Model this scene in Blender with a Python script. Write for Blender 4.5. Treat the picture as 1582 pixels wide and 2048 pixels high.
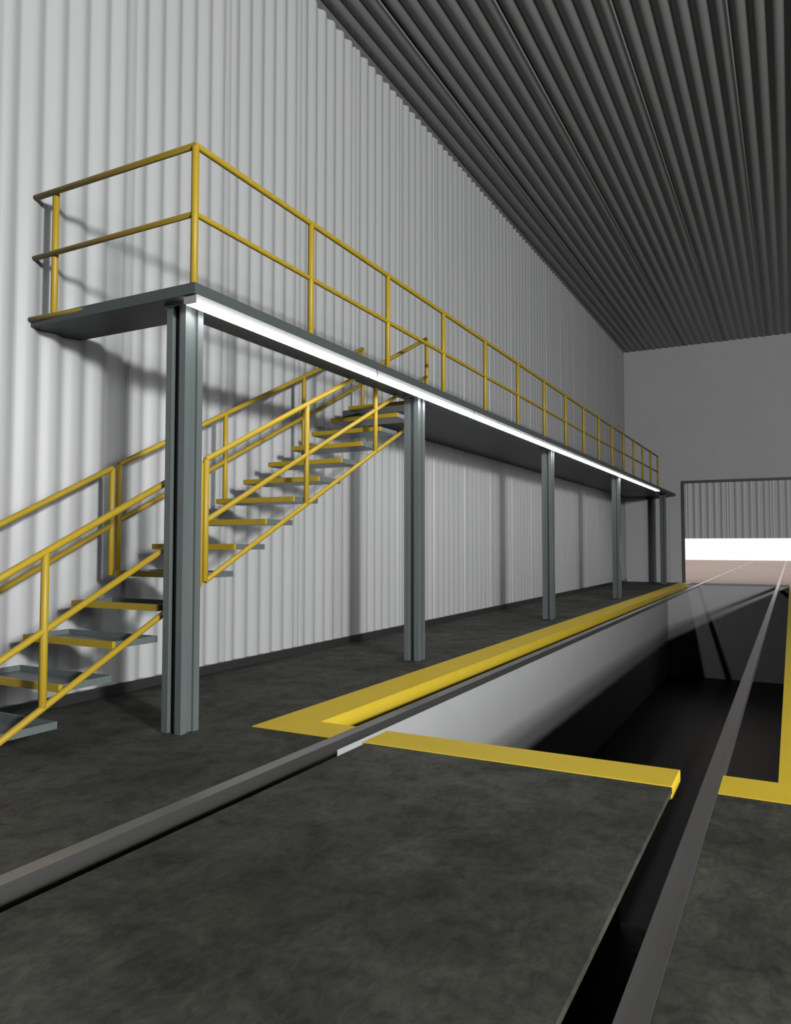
import bpy, bmesh, math, random
from mathutils import Vector, Matrix

# ------------------------------------------------------------------ reset
for o in list(bpy.data.objects):
    bpy.data.objects.remove(o, do_unlink=True)
scene = bpy.context.scene
COL = scene.collection

# ------------------------------------------------------------------ camera
F_PX, YAW, PITCH, ROLL, EYE = 1492.1, 0.48788, 0.0440, 0.00065, 1.5
cam_data = bpy.data.cameras.new('camera')
cam_data.sensor_fit = 'AUTO'
cam_data.sensor_width = 36.0
cam_data.lens = F_PX / 2048.0 * 36.0
cam_data.clip_start, cam_data.clip_end = 0.05, 500.0
cam = bpy.data.objects.new('camera', cam_data)
COL.objects.link(cam)
fw = Vector((-math.sin(YAW) * math.cos(PITCH), math.cos(YAW) * math.cos(PITCH), math.sin(PITCH)))
rt = Vector((math.cos(YAW), math.sin(YAW), 0))
up = rt.cross(fw)
r2 = math.cos(ROLL) * rt + math.sin(ROLL) * up
u2 = -math.sin(ROLL) * rt + math.cos(ROLL) * up
M = Matrix((r2, u2, -fw)).transposed().to_4x4()
M.translation = Vector((0, 0, EYE))
cam.matrix_world = M
scene.camera = cam

# ------------------------------------------------------------------ world, lights, exposure
SKY_STRENGTH = 1.15
world = bpy.data.worlds.new('overcast_sky')
scene.world = world
world.use_nodes = True
bg = world.node_tree.nodes['Background']
bg.inputs['Color'].default_value = (1.0, 0.93, 0.88, 1)
bg.inputs['Strength'].default_value = SKY_STRENGTH

def lamp(name, kind, loc, power, color, radius):
    d = bpy.data.lights.new(name, kind)
    d.energy, d.color = power, color
    d.shadow_soft_size = radius
    o = bpy.data.objects.new(name, d)
    o.location = loc
    COL.objects.link(o)
    return o
lamp('hall_floodlight', 'POINT', (11.1, -2.8, 5.35), 8100, (0.99, 1.0, 0.995), 0.6)
# added soft fill lamp, out of view on the right, lifting the near shadows
side_fill = lamp('added_side_fill', 'AREA', (12.4, -1.5, 4.7), 1180, (0.97, 0.99, 1.0), 0.6)
side_fill.data.shape, side_fill.data.size, side_fill.data.size_y = 'RECTANGLE', 9.0, 4.0
side_fill.rotation_euler = (math.pi / 2, 0, math.pi / 2)

# one hard, direct light as in the photo: diffuse light is not bounced on
scene.cycles.diffuse_bounces = 0

vs = scene.view_settings
vs.view_transform, vs.look = 'Standard', 'None'
vs.exposure, vs.gamma, vs.use_curve_mapping = 0.0, 1.0, False

# ------------------------------------------------------------------ materials
def mat(name, color, rough=0.5, metal=0.0, spec=0.5):
    m = bpy.data.materials.new(name)
    m.use_nodes = True
    b = m.node_tree.nodes['Principled BSDF']
    b.inputs['Base Color'].default_value = (*color, 1)
    b.inputs['Roughness'].default_value = rough
    b.inputs['Metallic'].default_value = metal
    b.inputs['Specular IOR Level'].default_value = spec
    return m

def mottle(m, c1, c2, scale=(1, 1, 1), size=3.0, detail=6.0, lo=0.35, hi=0.65, bump=0.0, rough_var=None):
    """noise between two colours of the material itself, in object space"""
    nt = m.node_tree; N, L = nt.nodes, nt.links
    b = N['Principled BSDF']
    tc = N.new('ShaderNodeTexCoord')
    mp = N.new('ShaderNodeMapping'); mp.inputs['Scale'].default_value = scale
    nz = N.new('ShaderNodeTexNoise')
    nz.inputs['Scale'].default_value = size; nz.inputs['Detail'].default_value = detail
    nz.inputs['Roughness'].default_value = 0.6
    rp = N.new('ShaderNodeValToRGB')
    rp.color_ramp.elements[0].position, rp.color_ramp.elements[1].position = lo, hi
    rp.color_ramp.elements[0].color = (*c1, 1); rp.color_ramp.elements[1].color = (*c2, 1)
    L.new(tc.outputs['Object'], mp.inputs['Vector']); L.new(mp.outputs['Vector'], nz.inputs['Vector'])
    L.new(nz.outputs['Fac'], rp.inputs['Fac']); L.new(rp.outputs['Color'], b.inputs['Base Color'])
    if bump:
        bp = N.new('ShaderNodeBump'); bp.inputs['Strength'].default_value = bump
        bp.inputs['Distance'].default_value = 0.02
        L.new(nz.outputs['Fac'], bp.inputs['Height']); L.new(bp.outputs['Normal'], b.inputs['Normal'])
    if rough_var:
        mr = N.new('ShaderNodeMapRange')
        mr.inputs['To Min'].default_value, mr.inputs['To Max'].default_value = rough_var
        L.new(nz.outputs['Fac'], mr.inputs['Value']); L.new(mr.outputs['Result'], b.inputs['Roughness'])
    return m

m_wall = mottle(mat('white_sheet_steel', (0.6, 0.6, 0.6), 0.44), (0.585, 0.588, 0.59), (0.61, 0.61, 0.608), (1, 1, .15), 2.0)
m_ceil = mottle(mat('dark_sheet_steel', (0.13, 0.13, 0.125), 0.32, 0.0, .7), (0.285, 0.285, 0.27), (0.315, 0.315, 0.30), (1, .15, 1), 2.0)
m_plaster = mottle(mat('grey_plaster', (0.78, 0.78, 0.775), 0.8), (0.79, 0.79, 0.787), (0.82, 0.818, 0.812), (1, 1, 1), .8, 3)
m_dark = mat('dark_cladding', (0.07, 0.07, 0.07), 0.7)
m_paint = mottle(mat('yellow_floor_paint', (0.8, 0.56, 0.045), 0.55, 0.0, 0.2), (0.93, 0.655, 0.05), (0.96, 0.69, 0.058), (1, 1, 1), 3.0)
m_curtain = mat('white_door_sheet', (0.88, 0.88, 0.88), 0.4)
m_yellow = mottle(mat('yellow_enamel', (0.62, 0.42, 0.035), 0.45), (0.535, 0.36, 0.026), (0.57, 0.39, 0.03), (1, 1, 1), 3.0)
m_steel = mottle(mat('grey_blue_paint', (0.125, 0.145, 0.145), 0.34), (0.15, 0.175, 0.173), (0.168, 0.194, 0.192), (30, 30, .6), 1.0, 3)
m_deck = mat('grey_blue_deck_paint', (0.105, 0.122, 0.122), 0.5, 0.0, 0.3)
m_base = mat('dark_grey_skirting', (0.045, 0.045, 0.044), 0.16)
m_rail = mottle(mat('worn_rail_steel', (0.14, 0.135, 0.13), 0.38, 0.85), (0.27, 0.265, 0.255), (0.33, 0.325, 0.315), (3, .2, 3), 2.0)
m_frame = mat('door_frame_paint', (0.12, 0.135, 0.135), 0.45)
m_ground = mottle(mat('outdoor_paving', (0.16, 0.13, 0.12), 0.85), (0.315, 0.262, 0.226), (0.285, 0.224, 0.212), (.12, .03, 1), 1.0, 3)
m_pitwall = mottle(mat('white_pit_render', (0.84, 0.84, 0.84), 0.7), (0.74, 0.74, 0.74), (0.765, 0.765, 0.765), (1, 1, 1), 1.5, 3)
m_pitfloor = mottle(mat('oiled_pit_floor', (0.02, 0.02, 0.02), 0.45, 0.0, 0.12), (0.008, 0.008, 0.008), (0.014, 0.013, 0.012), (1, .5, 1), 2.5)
m_housing = mat('white_lamp_housing', (0.75, 0.76, 0.75), 0.4)
m_cap = mat('grey_lamp_end_cap', (0.45, 0.45, 0.45), 0.5)
m_glow = bpy.data.materials.new('lit_diffuser'); m_glow.use_nodes = True
_n = m_glow.node_tree.nodes; _b = _n['Principled BSDF']
_b.inputs['Base Color'].default_value = (0.9, 0.9, 0.9, 1)
_b.inputs['Emission Color'].default_value = (1, 1, 1, 1)
_b.inputs['Emission Strength'].default_value = 11.0

# dark worn concrete: coarse clouds x fine mottling, faint bay joints
m_floor = mat('dark_worn_concrete', (0.05, 0.05, 0.045), 0.5, 0.0, 0.15)
def concrete(m):
    nt = m.node_tree; N, L = nt.nodes, nt.links; b = N['Principled BSDF']
    tc = N.new('ShaderNodeTexCoord')
    def noise(size, detail, rough, dist=0.0, scale=(1, 1, 1)):
        mp = N.new('ShaderNodeMapping'); mp.inputs['Scale'].default_value = scale
        n = N.new('ShaderNodeTexNoise')
        n.inputs['Scale'].default_value = size; n.inputs['Detail'].default_value = detail
        n.inputs['Roughness'].default_value = rough; n.inputs['Distortion'].default_value = dist
        L.new(tc.outputs['Object'], mp.inputs['Vector']); L.new(mp.outputs['Vector'], n.inputs['Vector'])
        return n
    def ramp(src, p0, c0, p1, c1):
        r = N.new('ShaderNodeValToRGB'); e = r.color_ramp.elements
        e[0].position, e[0].color = p0, (*c0, 1); e[1].position, e[1].color = p1, (*c1, 1)
        L.new(src, r.inputs['Fac']); return r
    def mix(a, c, blend, fac):
        x = N.new('ShaderNodeMix'); x.data_type = 'RGBA'; x.blend_type = blend
        x.inputs['Factor'].default_value = fac
        L.new(a, x.inputs[6]); L.new(c, x.inputs[7]); return x.outputs[2]
    big = ramp(noise(0.55, 3, .5, .4).outputs['Fac'], .3, FLOOR_A, .7, FLOOR_B)
    med = noise(2.6, 8, .68, .6)
    medr = ramp(med.outputs['Fac'], .36, (.55, .55, .53), .66, (1.25, 1.25, 1.23))
    spot = ramp(noise(6.5, 6, .62, 1.2).outputs['Fac'], .33, (.6, .6, .6), .5, (1, 1, 1))
    c = mix(big.outputs['Color'], medr.outputs['Color'], 'MULTIPLY', .8)
    c = mix(c, spot.outputs['Color'], 'MULTIPLY', .75)
    fine = ramp(noise(19, 7, .7, .8, (1, .55, 1)).outputs['Fac'], .34, (.5, .5, .48), .6, (1.15, 1.15, 1.13))
    c = mix(c, fine.outputs['Color'], 'MULTIPLY', .7)
    L.new(c, b.inputs['Base Color'])
    mr = N.new('ShaderNodeMapRange'); mr.inputs['From Min'].default_value = .3; mr.inputs['From Max'].default_value = .7
    mr.inputs['To Min'].default_value, mr.inputs['To Max'].default_value = .75, .55
    L.new(med.outputs['Fac'], mr.inputs['Value']); L.new(mr.outputs['Result'], b.inputs['Roughness'])
    bp = N.new('ShaderNodeBump'); bp.inputs['Strength'].default_value = .06; bp.inputs['Distance'].default_value = .02
    L.new(med.outputs['Fac'], bp.inputs['Height']); L.new(bp.outputs['Normal'], b.inputs['Normal'])
FLOOR_A, FLOOR_B = (0.044, 0.0432, 0.0345), (0.118, 0.117, 0.104)
concrete(m_floor)

# ------------------------------------------------------------------ helpers
def link_mesh(name, bm, m, parent=None, smooth=False, bevel=0.0):
    if bevel:
        bmesh.ops.bevel(bm, geom=[e for e in bm.edges], offset=bevel, segments=2, profile=.5, affect='EDGES', clamp_overlap=True)
    bmesh.ops.recalc_face_normals(bm, faces=bm.faces)
    me = bpy.data.meshes.new(name)
    bm.to_mesh(me); bm.free()
    me.materials.append(m)
    if smooth:
        for f in me.polygons: f.use_smooth = True
    o = bpy.data.objects.new(name, me)
    COL.objects.link(o)
    if parent: o.parent = parent
    return o

def box(bm, x0, x1, y0, y1, z0, z1):
    vs_ = [bm.verts.new(p) for p in ((x0, y0, z0), (x1, y0, z0), (x1, y1, z0), (x0, y1, z0),
                                     (x0, y0, z1), (x1, y0, z1), (x1, y1, z1), (x0, y1, z1))]
    for q in ((0, 3, 2, 1), (4, 5, 6, 7), (0, 1, 5, 4), (1, 2, 6, 5), (2, 3, 7, 6), (3, 0, 4, 7)):
        bm.faces.new([vs_[i] for i in q])

def prism(bm, poly, z0, z1):
    a = [bm.verts.new((x, y, z0)) for x, y in poly]
    b = [bm.verts.new((x, y, z1)) for x, y in poly]
    n = len(poly)
    bm.faces.new(a[::-1]); bm.faces.new(b)
    for i in range(n):
        bm.faces.new((a[i], a[(i + 1) % n], b[(i + 1) % n], b[i]))

def tube(bm, pts, r, seg=14):
    """round tube swept along a polyline with mitred corners and slightly rounded caps"""
    P = [Vector(p) for p in pts]
    n = len(P)
    dirs = [(P[i + 1] - P[i]).normalized() for i in range(n - 1)]
    t0 = dirs[0]
    ref = Vector((0, 0, 1)) if abs(t0.z) < .9 else Vector((1, 0, 0))
    u = t0.cross(ref).normalized(); v = u.cross(t0).normalized()
    rings = []
    for i in range(n):
        d = dirs[0] if i == 0 else dirs[i - 1]
        if 0 < i < n - 1:
            nrm = (dirs[i - 1] + dirs[i]).normalized()
        else:
            nrm = d
        if i == 0:
            c = P[0] + t0 * r * .25
            rings.append([bm.verts.new(P[0] + (u * math.cos(a) + v * math.sin(a)) * r * .75) for a in [2 * math.pi * k / seg for k in range(seg)]])
            rings.append([bm.verts.new(c + (u * math.cos(a) + v * math.sin(a)) * r) for a in [2 * math.pi * k / seg for k in range(seg)]])
        else:
            prev = rings[-1]
            ring = []
            for w in prev:
                q = w.co
                s = (P[i] - q).dot(nrm) / d.dot(nrm)
                ring.append(q + d * s)
            if i == n - 1:
                ring2 = [bm.verts.new(q - d * r * .25) for q in ring]
                rings.append(ring2)
                rings.append([bm.verts.new(P[i] + (q - P[i]) * .75) for q in ring])
            else:
                rings.append([bm.verts.new(q) for q in ring])
    for a, b in zip(rings[:-1], rings[1:]):
        for k in range(seg):
            bm.faces.new((a[k], a[(k + 1) % seg], b[(k + 1) % seg], b[k]))
    bm.faces.new(rings[0][::-1]); bm.faces.new(rings[-1])

def smooth_by_angle(o, deg=40):
    me = o.data
    for f in me.polygons: f.use_smooth = True
    try:
        me.set_sharp_from_angle(angle=math.radians(deg))
    except Exception:
        pass
    return o

def tube_obj(name, paths, r, m, parent):
    bm = bmesh.new()
    for p in paths: tube(bm, p, r)
    return smooth_by_angle(link_mesh(name, bm, m, parent), 50)

def box_obj(name, dims, m, parent=None, bevel=0.0):
    bm = bmesh.new(); box(bm, *dims)
    return link_mesh(name, bm, m, parent, bevel=bevel)

def tag(o, label, cat, group=None):
    o['label'] = label; o['category'] = cat
    if group: o['group'] = group
    return o

def empty(name, loc, label, cat, group=None):
    o = bpy.data.objects.new(name, None)
    o.empty_display_size = .2
    o.location = loc
    COL.objects.link(o)
    return tag(o, label, cat, group)

def put(o, parent):
    """parent keeping the world placement of a mesh modelled in world coordinates"""
    o.parent = parent
    o.matrix_parent_inverse = Matrix.Translation(-Vector(parent.location))
    return o

def structure(o):
    o['kind'] = 'structure'
    return o

# ------------------------------------------------------------------ key dimensions (metres)
WALL_X, END_Y, CEIL_Z = -6.06, 31.70, 9.53
RIGHT_X, REAR_Y = 12.6, -9.0
PIT_X0, PIT_X1, PIT_Y0, PIT_Y1, PIT_Z = -4.24, 0.58, 4.947, 30.23, -3.45
LR0, LR1 = -3.19, -3.09          # left rail
RR0, RR1 = -0.525, -0.425        # right rail
SLAB0, SLAB1 = -2.88, -0.685     # floor between the rails
PLAT_X0, PLAT_X1, PLAT_Y0, PLAT_Z0, PLAT_Z1 = -6.05, -4.08, 4.34, 3.465, 3.553
INNER_X = -4.6

# ------------------------------------------------------------------ corrugated sheet profile
PERIOD, PANEL = 1.5072 / 6, 1.5072
AMP = 0.047
def corr(t):
    """depth (0 = crest, -AMP = valley) at distance t after a panel seam"""
    t %= PANEL
    lap0, lap1 = PANEL - .074, PANEL - .014
    def wave(q):
        c = .5 + .5 * math.cos(2 * math.pi * ((q - .25) / PERIOD + .5))
        return -AMP * (1 - c ** .72)
    if t >= lap1 or t < .012:                            # sloping step up onto the next sheet
        k = (t - lap1) / .026 if t >= lap1 else (t + .014) / .026
        return -AMP * (1.0 * (1 - k) + .18 * k)
    if t >= lap0:                                        # flat lap, leaning away
        k = (t - lap0) / (lap1 - lap0)
        return -AMP * (.5 + .5 * k)
    if t > lap0 - .012:
        k = (t - lap0 + .012) / .012
        return wave(lap0 - .012) * (1 - k) - AMP * .5 * k
    if t < .06:
        k = (t - .012) / .048
        return -AMP * .18 * (1 - k) + wave(.06) * k
    return wave(t)

def corr_samples(a, b, seam):
    out = []
    n0 = math.floor((a - seam) / PANEL) - 1; n1 = math.ceil((b - seam) / PANEL) + 1
    for n in range(n0, n1):
        base = seam + n * PANEL
        ts = [0.0, .012] + [PANEL * i / 96 for i in range(1, 91)] + [PANEL - .0865, PANEL - .080, PANEL - .074, PANEL - .05, PANEL - .03, PANEL - .0142, PANEL - .008]
        for t in sorted(ts):
            q = base + t
            if a <= q <= b:
                out.append((q, corr(t)))
    return out

# ------------------------------------------------------------------ setting
# left wall: corrugated sheets, seams every 1.507 m
bm = bmesh.new()
sam = corr_samples(REAR_Y, END_Y + .02, 5.475)
lo = [bm.verts.new((WALL_X + .022 + d, q, 0)) for q, d in sam]
hi = [bm.verts.new((WALL_X + .022 + d, q, CEIL_Z + .06)) for q, d in sam]
for i in range(len(sam) - 1):
    bm.faces.new((lo[i], lo[i + 1], hi[i + 1], hi[i]))
structure(smooth_by_angle(link_mesh('wall_left', bm, m_wall), 35))

# ceiling: corrugated sheets running the length of the hall
bm = bmesh.new()
sam = [(-q, d) for q, d in corr_samples(-RIGHT_X, -(WALL_X - .1), 0.69)][::-1]
lo = [bm.verts.new((q, REAR_Y, CEIL_Z + .022 - (d + AMP) )) for q, d in sam]
hi = [bm.verts.new((q, END_Y + .1, CEIL_Z + .022 - (d + AMP))) for q, d in sam]
for i in range(len(sam) - 1):
    bm.faces.new((lo[i], lo[i + 1], hi[i + 1], hi[i]))
structure(smooth_by_angle(link_mesh('ceiling', bm, m_ceil), 35))

# end wall with the door opening
DX0, DX1, DZ = -3.79, 0.17, 3.99
bm = bmesh.new()
box(bm, WALL_X - .1, DX0, END_Y, END_Y + .18, 0, CEIL_Z + .1)
box(bm, DX1, RIGHT_X, END_Y, END_Y + .18, 0, CEIL_Z + .1)
box(bm, DX0, DX1, END_Y, END_Y + .18, DZ, CEIL_Z + .1)
structure(link_mesh('wall_end', bm, m_plaster))
structure(box_obj('wall_right', (RIGHT_X, RIGHT_X + .2, REAR_Y, END_Y, 0, CEIL_Z + .1), m_dark))
structure(box_obj('wall_rear', (WALL_X - .1, RIGHT_X, REAR_Y - .2, REAR_Y, 0, CEIL_Z + .1), m_dark))
structure(box_obj('baseboard_left', (WALL_X - .03, -6.018, REAR_Y, END_Y, 0, .1), m_base))

# floor slabs round the pit, with the flangeways left open
FT = -.9
bm = bmesh.new()
box(bm, WALL_X - .1, LR0, REAR_Y, PIT_Y0, FT, 0)
box(bm, WALL_X - .1, -3.965, PIT_Y0, PIT_Y1, -.3, 0)
box(bm, SLAB0, SLAB1, REAR_Y, PIT_Y0, -.035, 0)
box(bm, SLAB0 + .06, SLAB1 - .32, REAR_Y, PIT_Y0 - .02, FT, -.035)
box(bm, RR1, RIGHT_X, REAR_Y, PIT_Y0, FT, 0)
box(bm, .285, RIGHT_X, PIT_Y0, PIT_Y1, -.3, 0)
box(bm, WALL_X - .1, RIGHT_X, PIT_Y1 + .01, END_Y + .18, -.3, 0)
box(bm, WALL_X - .1, RIGHT_X, REAR_Y, PIT_Y0, FT - .05, FT)      # bottom of the flangeways
structure(link_mesh('floor', bm, m_floor))

# pit
bm = bmesh.new()
box(bm, PIT_X0 - .15, PIT_X0, PIT_Y0, PIT_Y1, PIT_Z, -.3)
box(bm, PIT_X1, PIT_X1 + .15, PIT_Y0, PIT_Y1, PIT_Z, -.3)
box(bm, PIT_X0 - .15, PIT_X1 + .15, PIT_Y1, PIT_Y1 + .15, PIT_Z, -.002)
box(bm, PIT_X0 - .15, PIT_X1 + .15, PIT_Y0 - .15, PIT_Y0, PIT_Z, FT - .05)
structure(link_mesh('wall_pit', bm, m_pitwall))
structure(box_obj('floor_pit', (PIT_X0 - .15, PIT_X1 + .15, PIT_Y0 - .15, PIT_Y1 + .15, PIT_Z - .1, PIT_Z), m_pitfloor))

# outdoors
structure(box_obj('ground', (-70, 60, END_Y + .18, 81.0, -.3, -.004), m_ground))

# roller door, half raised, with its frame
door = empty('door_1', (-1.81, END_Y, 0), 'pale corrugated door hanging half raised in the end wall', 'door')
structure(door)
bm = bmesh.new()
sam = corr_samples(DX0 - .02, DX1 + .02, -3.73)
lo = [bm.verts.new((q, END_Y + .12 - d - AMP, 1.76)) for q, d in sam]
hi = [bm.verts.new((q, END_Y + .12 - d - AMP, DZ + .05)) for q, d in sam]
lo2 = [bm.verts.new((q, END_Y + .135 - d - AMP, 1.76)) for q, d in sam]
hi2 = [bm.verts.new((q, END_Y + .135 - d - AMP, DZ + .05)) for q, d in sam]
for i in range(len(sam) - 1):
    bm.faces.new((lo[i], lo[i + 1], hi[i + 1], hi[i])); bm.faces.new((lo2[i], hi2[i], hi2[i + 1], lo2[i + 1]))
    bm.faces.new((lo[i], lo2[i], lo2[i + 1], lo[i + 1]))
put(smooth_by_angle(link_mesh('curtain', bm, m_curtain), 35), door)
put(box_obj('jamb', (DX0 - .07, DX0 + .03, END_Y - .06, END_Y + .05, 0, DZ + .07), m_frame), door)
put(box_obj('jamb', (DX1 - .03, DX1 + .07, END_Y - .06, END_Y + .05, 0, DZ + .07), m_frame), door)
put(box_obj('header', (DX0 + .03, DX1 - .03, END_Y - .06, END_Y + .05, DZ - .02, DZ + .07), m_frame), door)

# ------------------------------------------------------------------ elevated walkway
walk = empty('walkway_platform', (PLAT_X1, PLAT_Y0, PLAT_Z0),
             'long grey steel walkway platform raised on columns along the corrugated wall', 'platform')
bm = bmesh.new()
prism(bm, [(PLAT_X0, PLAT_Y0), (PLAT_X1, PLAT_Y0), (PLAT_X1, END_Y - .02), (PLAT_X0, END_Y - .02),
           (PLAT_X0, 9.655), (INNER_X, 9.655), (INNER_X, 4.86), (PLAT_X0, 4.86)], PLAT_Z0, PLAT_Z1)
put(link_mesh('deck', bm, m_deck), walk)

# guard railing round the outer edge
guard = empty('guard_railing', (-4.12, 4.37, PLAT_Z1),
              'yellow tubular guard railing along the outer edge of the raised walkway', 'railing')
POST_Y = [4.372, 5.985, 7.566, 9.14, 10.70, 12.255, 13.80, 15.33, 16.855, 18.365, 19.88, 21.40, 22.915, 24.44, 25.96, 27.46]
GX = -4.12
def top_z(y): return 4.668 - .05 * min(1, (y - 4.37) / 12)
def mid_z(y): return top_z(y) - .552
for y in POST_Y:
    put(tube_obj('post', [[(GX, y, PLAT_Z1), (GX, y, top_z(y) - .005)]], .030, m_yellow, None), guard)
put(tube_obj('post', [[(-5.80, 4.395, PLAT_Z1), (-5.80, 4.395, top_z(4.4))]], .030, m_yellow, None), guard)
ys = POST_Y
put(tube_obj('top_rail', [[(-6.045, 4.36, 4.662), (GX, 4.372, top_z(4.372))] + [(GX, y, top_z(y)) for y in (16.5, POST_Y[-1])]], .0265, m_yellow, None), guard)
put(tube_obj('mid_rail', [[(-6.045, 4.36, 4.10), (GX, 4.372, mid_z(4.372))] + [(GX, y, mid_z(y)) for y in (16.5, POST_Y[-1])]], .0235, m_yellow, None), guard)
put(tube_obj('toe_rail', [[(-6.045, 4.335, 3.528), (-4.9, 4.385, 3.535)]], .026, m_yellow, None), guard)

# columns: square steel posts with a deep slot in every face
def column(cx, cy, w, label):
    root = empty('support_column', (cx, cy, 0), label, 'column', 'columns carrying the walkway')
    h, g, d1, d2 = w / 2, w * .19, w * .23, w * .11
    bv = .006
    poly = [(-h, -h), (-g, -h), (-g, -h + d1), (g, -h + d1), (g, -h), (h, -h),
            (h, -g), (h - d2, -g), (h - d2, g), (h, g), (h, h),
            (g, h), (g, h - d1), (-g, h - d1), (-g, h), (-h, h),
            (-h, g), (-h + d2, g), (-h + d2, -g), (-h, -g)]
    bm = bmesh.new()
    prism(bm, poly, 0, PLAT_Z0 - .03)
    s = link_mesh('shaft', bm, m_steel, root)
    box_obj('cap_plate', (-h - .015, h + .015, -h - .015, h + .015, PLAT_Z0 - .03, PLAT_Z0), m_steel, root)
    return root
CW = .205
for cy, lab in ((4.560, 'grey slotted steel column at the near corner of the walkway, left of the stair'),
                (8.800, 'second grey steel column from the camera, beside the top of the yellow stair'),
                (14.93, 'middle grey steel column of the five under the walkway'),
                (21.65, 'fourth grey steel column from the camera, by the warm glow on the wall'),
                (30.35, 'farthest grey steel column, close to the end wall and the door')):
    column(-4.385, cy, CW, lab)

# ------------------------------------------------------------------ stair
stair = empty('open_stair', (-5.13, 3.12, 0), 'open grey stair with yellow nosings climbing along the corrugated wall', 'staircase')
TX0, TX1, RISE, GO = -5.66, -4.6, .25, .4660
for i in range(14):
    zt = RISE * (i + 1) + .006
    y0 = 3.586 + GO * (i - 1)
    y1 = y0 + GO
    bm = bmesh.new()
    th = .052
    box(bm, TX0, TX1, y0 + .03, y1 - .004, zt - th, zt - th + .012)          # plate
    box(bm, TX0, TX0 + .022, y0 + .03, y1 - .026, zt - th + .012, zt)        # side rims
    box(bm, TX1 - .022, TX1, y0 + .03, y1 - .026, zt - th + .012, zt)
    box(bm, TX0, TX1, y1 - .026, y1 - .004, zt - th + .012, zt)              # back rim
    t = put(link_mesh('tread', bm, m_steel), stair)
    n = box_obj('nosing', (TX0 + .012, TX1 + .001, y0, y0 + .03, zt - th, zt + .002), m_yellow)
    n.parent = t
    n.matrix_parent_inverse = Matrix.Identity(4)

def handrail(name_label, x, posts, y_start, y_end, zt0, slope, bottom, end_posts, post_low):
    """one panel: sloping top and mid rail (and lower rail), vertical posts"""
    root = empty('stair_railing', (x, posts[0], zt0 - 1.0), name_label, 'railing', 'railing panels of the stair')
    def z(y): return zt0 + slope * (y - posts[0])
    top = [(x, y_start, z(y_start)), (x, y_end, z(y_end))]
    put(tube_obj('top_rail', [top], .027, m_yellow, None), root)
    dm = -.545
    put(tube_obj('mid_rail', [[(x, y_start, z(y_start) + dm), (x, y_end, z(y_end) + dm)]], .025, m_yellow, None), root)
    if bottom is not None:
        put(tube_obj('lower_rail', [[(x, bottom[0], z(bottom[0]) - 1.075), (x, bottom[1], z(bottom[1]) - 1.075)]], .025, m_yellow, None), root)
    for y in posts:
        zl = max(.01, post_low(y, z))
        put(tube_obj('post', [[(x, y, zl), (x, y, z(y))]], .028, m_yellow, None), root)
    return root

SL = .4855
XO, XI = -4.575, -5.705
deck_or = lambda dz: (lambda y, z: z(y) - dz if z(y) - dz < PLAT_Z1 - .3 else PLAT_Z1 - .01)
handrail('upper yellow stair railing panel on the open side, reaching the walkway', XO,
         [5.036, 6.588, 8.085, 9.57], 5.030, 9.575, 2.255, SL, (5.036, 9.2), True,
         lambda y, z: z(y) - 1.08 if y < 9 else PLAT_Z1 - .005)
handrail('lower yellow stair railing panel on the open side, left of the near column', XO,
         [3.441, 4.965], 2.05, 4.972, 1.448, .505, (2.30, 4.965), True, lambda y, z: z(y) - 1.075)
handrail('upper yellow stair railing panel against the corrugated wall', XI,
         [5.075, 6.595, 8.14, 9.68], 5.068, 9.685, 2.272, .479, None, True,
         lambda y, z: z(y) - 1.045 if y < 9 else PLAT_Z1 - .005)
handrail('lower yellow stair railing panel against the corrugated wall, left of the column', XI,
         [3.44, 4.995], 2.0, 5.0, 1.452, .500, None, True, lambda y, z: z(y) - 1.02)

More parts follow.
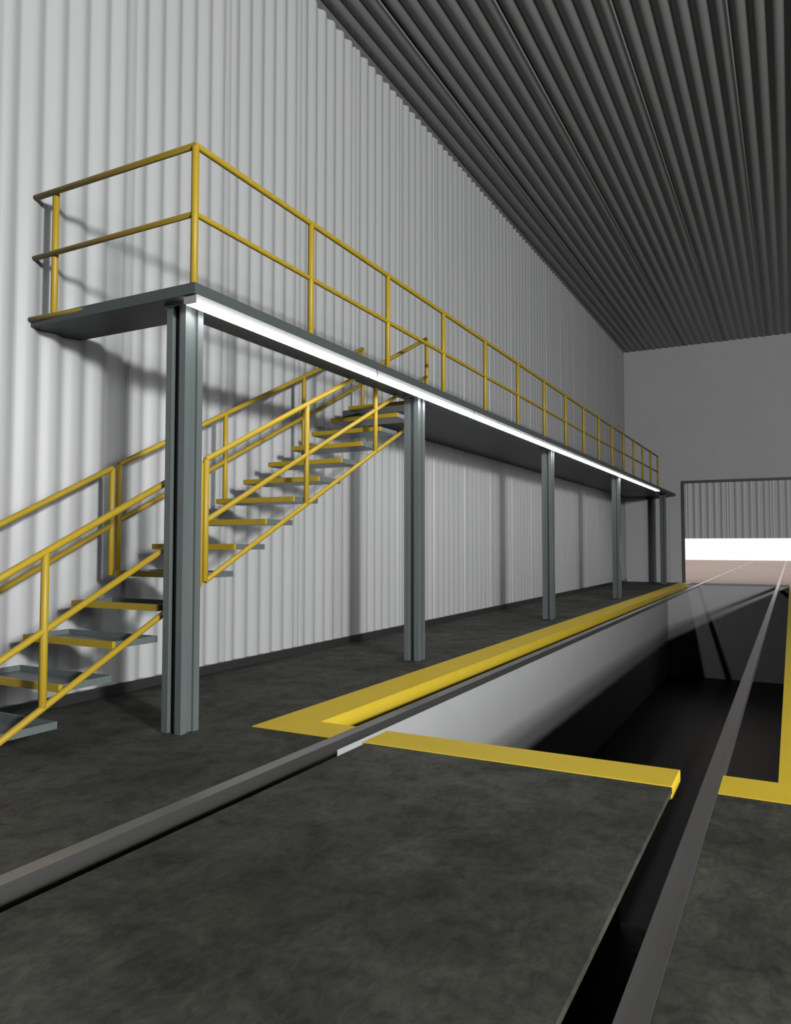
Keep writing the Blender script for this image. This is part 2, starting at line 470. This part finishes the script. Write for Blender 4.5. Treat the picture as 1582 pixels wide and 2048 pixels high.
# ------------------------------------------------------------------ strip lights under the outer edge
LEN, LY = 2.905, 4.355
names = ['nearest lit strip light, starting over the near column', 'second lit strip light from the near column',
         'third lit strip light along the walkway edge', 'fourth lit strip light along the walkway edge',
         'fifth lit strip light along the walkway edge', 'sixth lit strip light along the walkway edge',
         'seventh lit strip light along the walkway edge', 'farthest lit strip light, ending by the last railing post']
for i, lab in enumerate(names):
    y0 = LY + LEN * i; y1 = y0 + LEN - .004
    r = empty('strip_light', (-4.145, y0, PLAT_Z0), lab, 'strip light', 'strip lights under the walkway edge')
    bm = bmesh.new()
    box(bm, -4.205, -4.084, y0 + .012, y1 - .012, PLAT_Z0 - .010, PLAT_Z0 - .0005)
    box(bm, -4.198, -4.092, y0 + .012, y1 - .012, PLAT_Z0 - .046, PLAT_Z0 - .010)
    put(link_mesh('housing', bm, m_housing), r)
    put(box_obj('diffuser', (-4.203, -4.087, y0 + .012, y1 - .012, PLAT_Z0 - .066, PLAT_Z0 - .046), m_glow), r)
    for a in (y0, y1 - .012):
        put(box_obj('end_cap', (-4.207, -4.082, a, a + .012, PLAT_Z0 - .069, PLAT_Z0 - .010), m_cap), r)

# ------------------------------------------------------------------ rails and painted pit edging
for x0, x1, lab in ((LR0, LR1, 'left steel track rail, passing beside the yellow pit edge to the door'),
                    (RR0, RR1, 'right steel track rail, bridging the open pit at the right of the photo')):
    bm = bmesh.new()
    box(bm, x0, x1, REAR_Y + .02, 80.9, -.062, .008)
    box(bm, (x0 + x1) / 2 - .02, (x0 + x1) / 2 + .02, REAR_Y + .02, PIT_Y0 - .02, FT, -.062)
    tag(link_mesh('track_rail', bm, m_rail), lab, 'rail', 'track rails')

EZ = .006
PFY = 5.338
bm = bmesh.new()
prism(bm, [(-3.965, PIT_Y0), (LR0 - .002, PIT_Y0), (LR0 - .002, PFY), (-3.55, PFY), (-3.55, END_Y + .05), (-3.78, END_Y + .05), (-3.78, END_Y-.07), (-3.965, END_Y - .07)], -.085, EZ)
box(bm, -3.59, -3.552, PFY - .1, PIT_Y1, -.22, -.084)
tag(link_mesh('pit_edging', bm, m_paint), 'long yellow painted edging along the left side of the pit', 'pit edging', 'yellow pit edging')
bm = bmesh.new(); box(bm, SLAB0 - .03, SLAB1, PIT_Y0, PFY, -.085, EZ)
tag(link_mesh('pit_edging', bm, m_paint, bevel=.006), 'yellow edging bar across the near end of the pit, between the rails', 'pit edging', 'yellow pit edging')
bm = bmesh.new()
prism(bm, [(RR1 + .002, PIT_Y0), (.285, PIT_Y0), (.285, END_Y - .07), (-.105, END_Y - .07), (-.105, PFY), (RR1 + .002, PFY)], -.085, EZ)
tag(link_mesh('pit_edging', bm, m_paint), 'yellow edging right of the right rail, turning along the right side of the pit', 'pit edging', 'yellow pit edging')
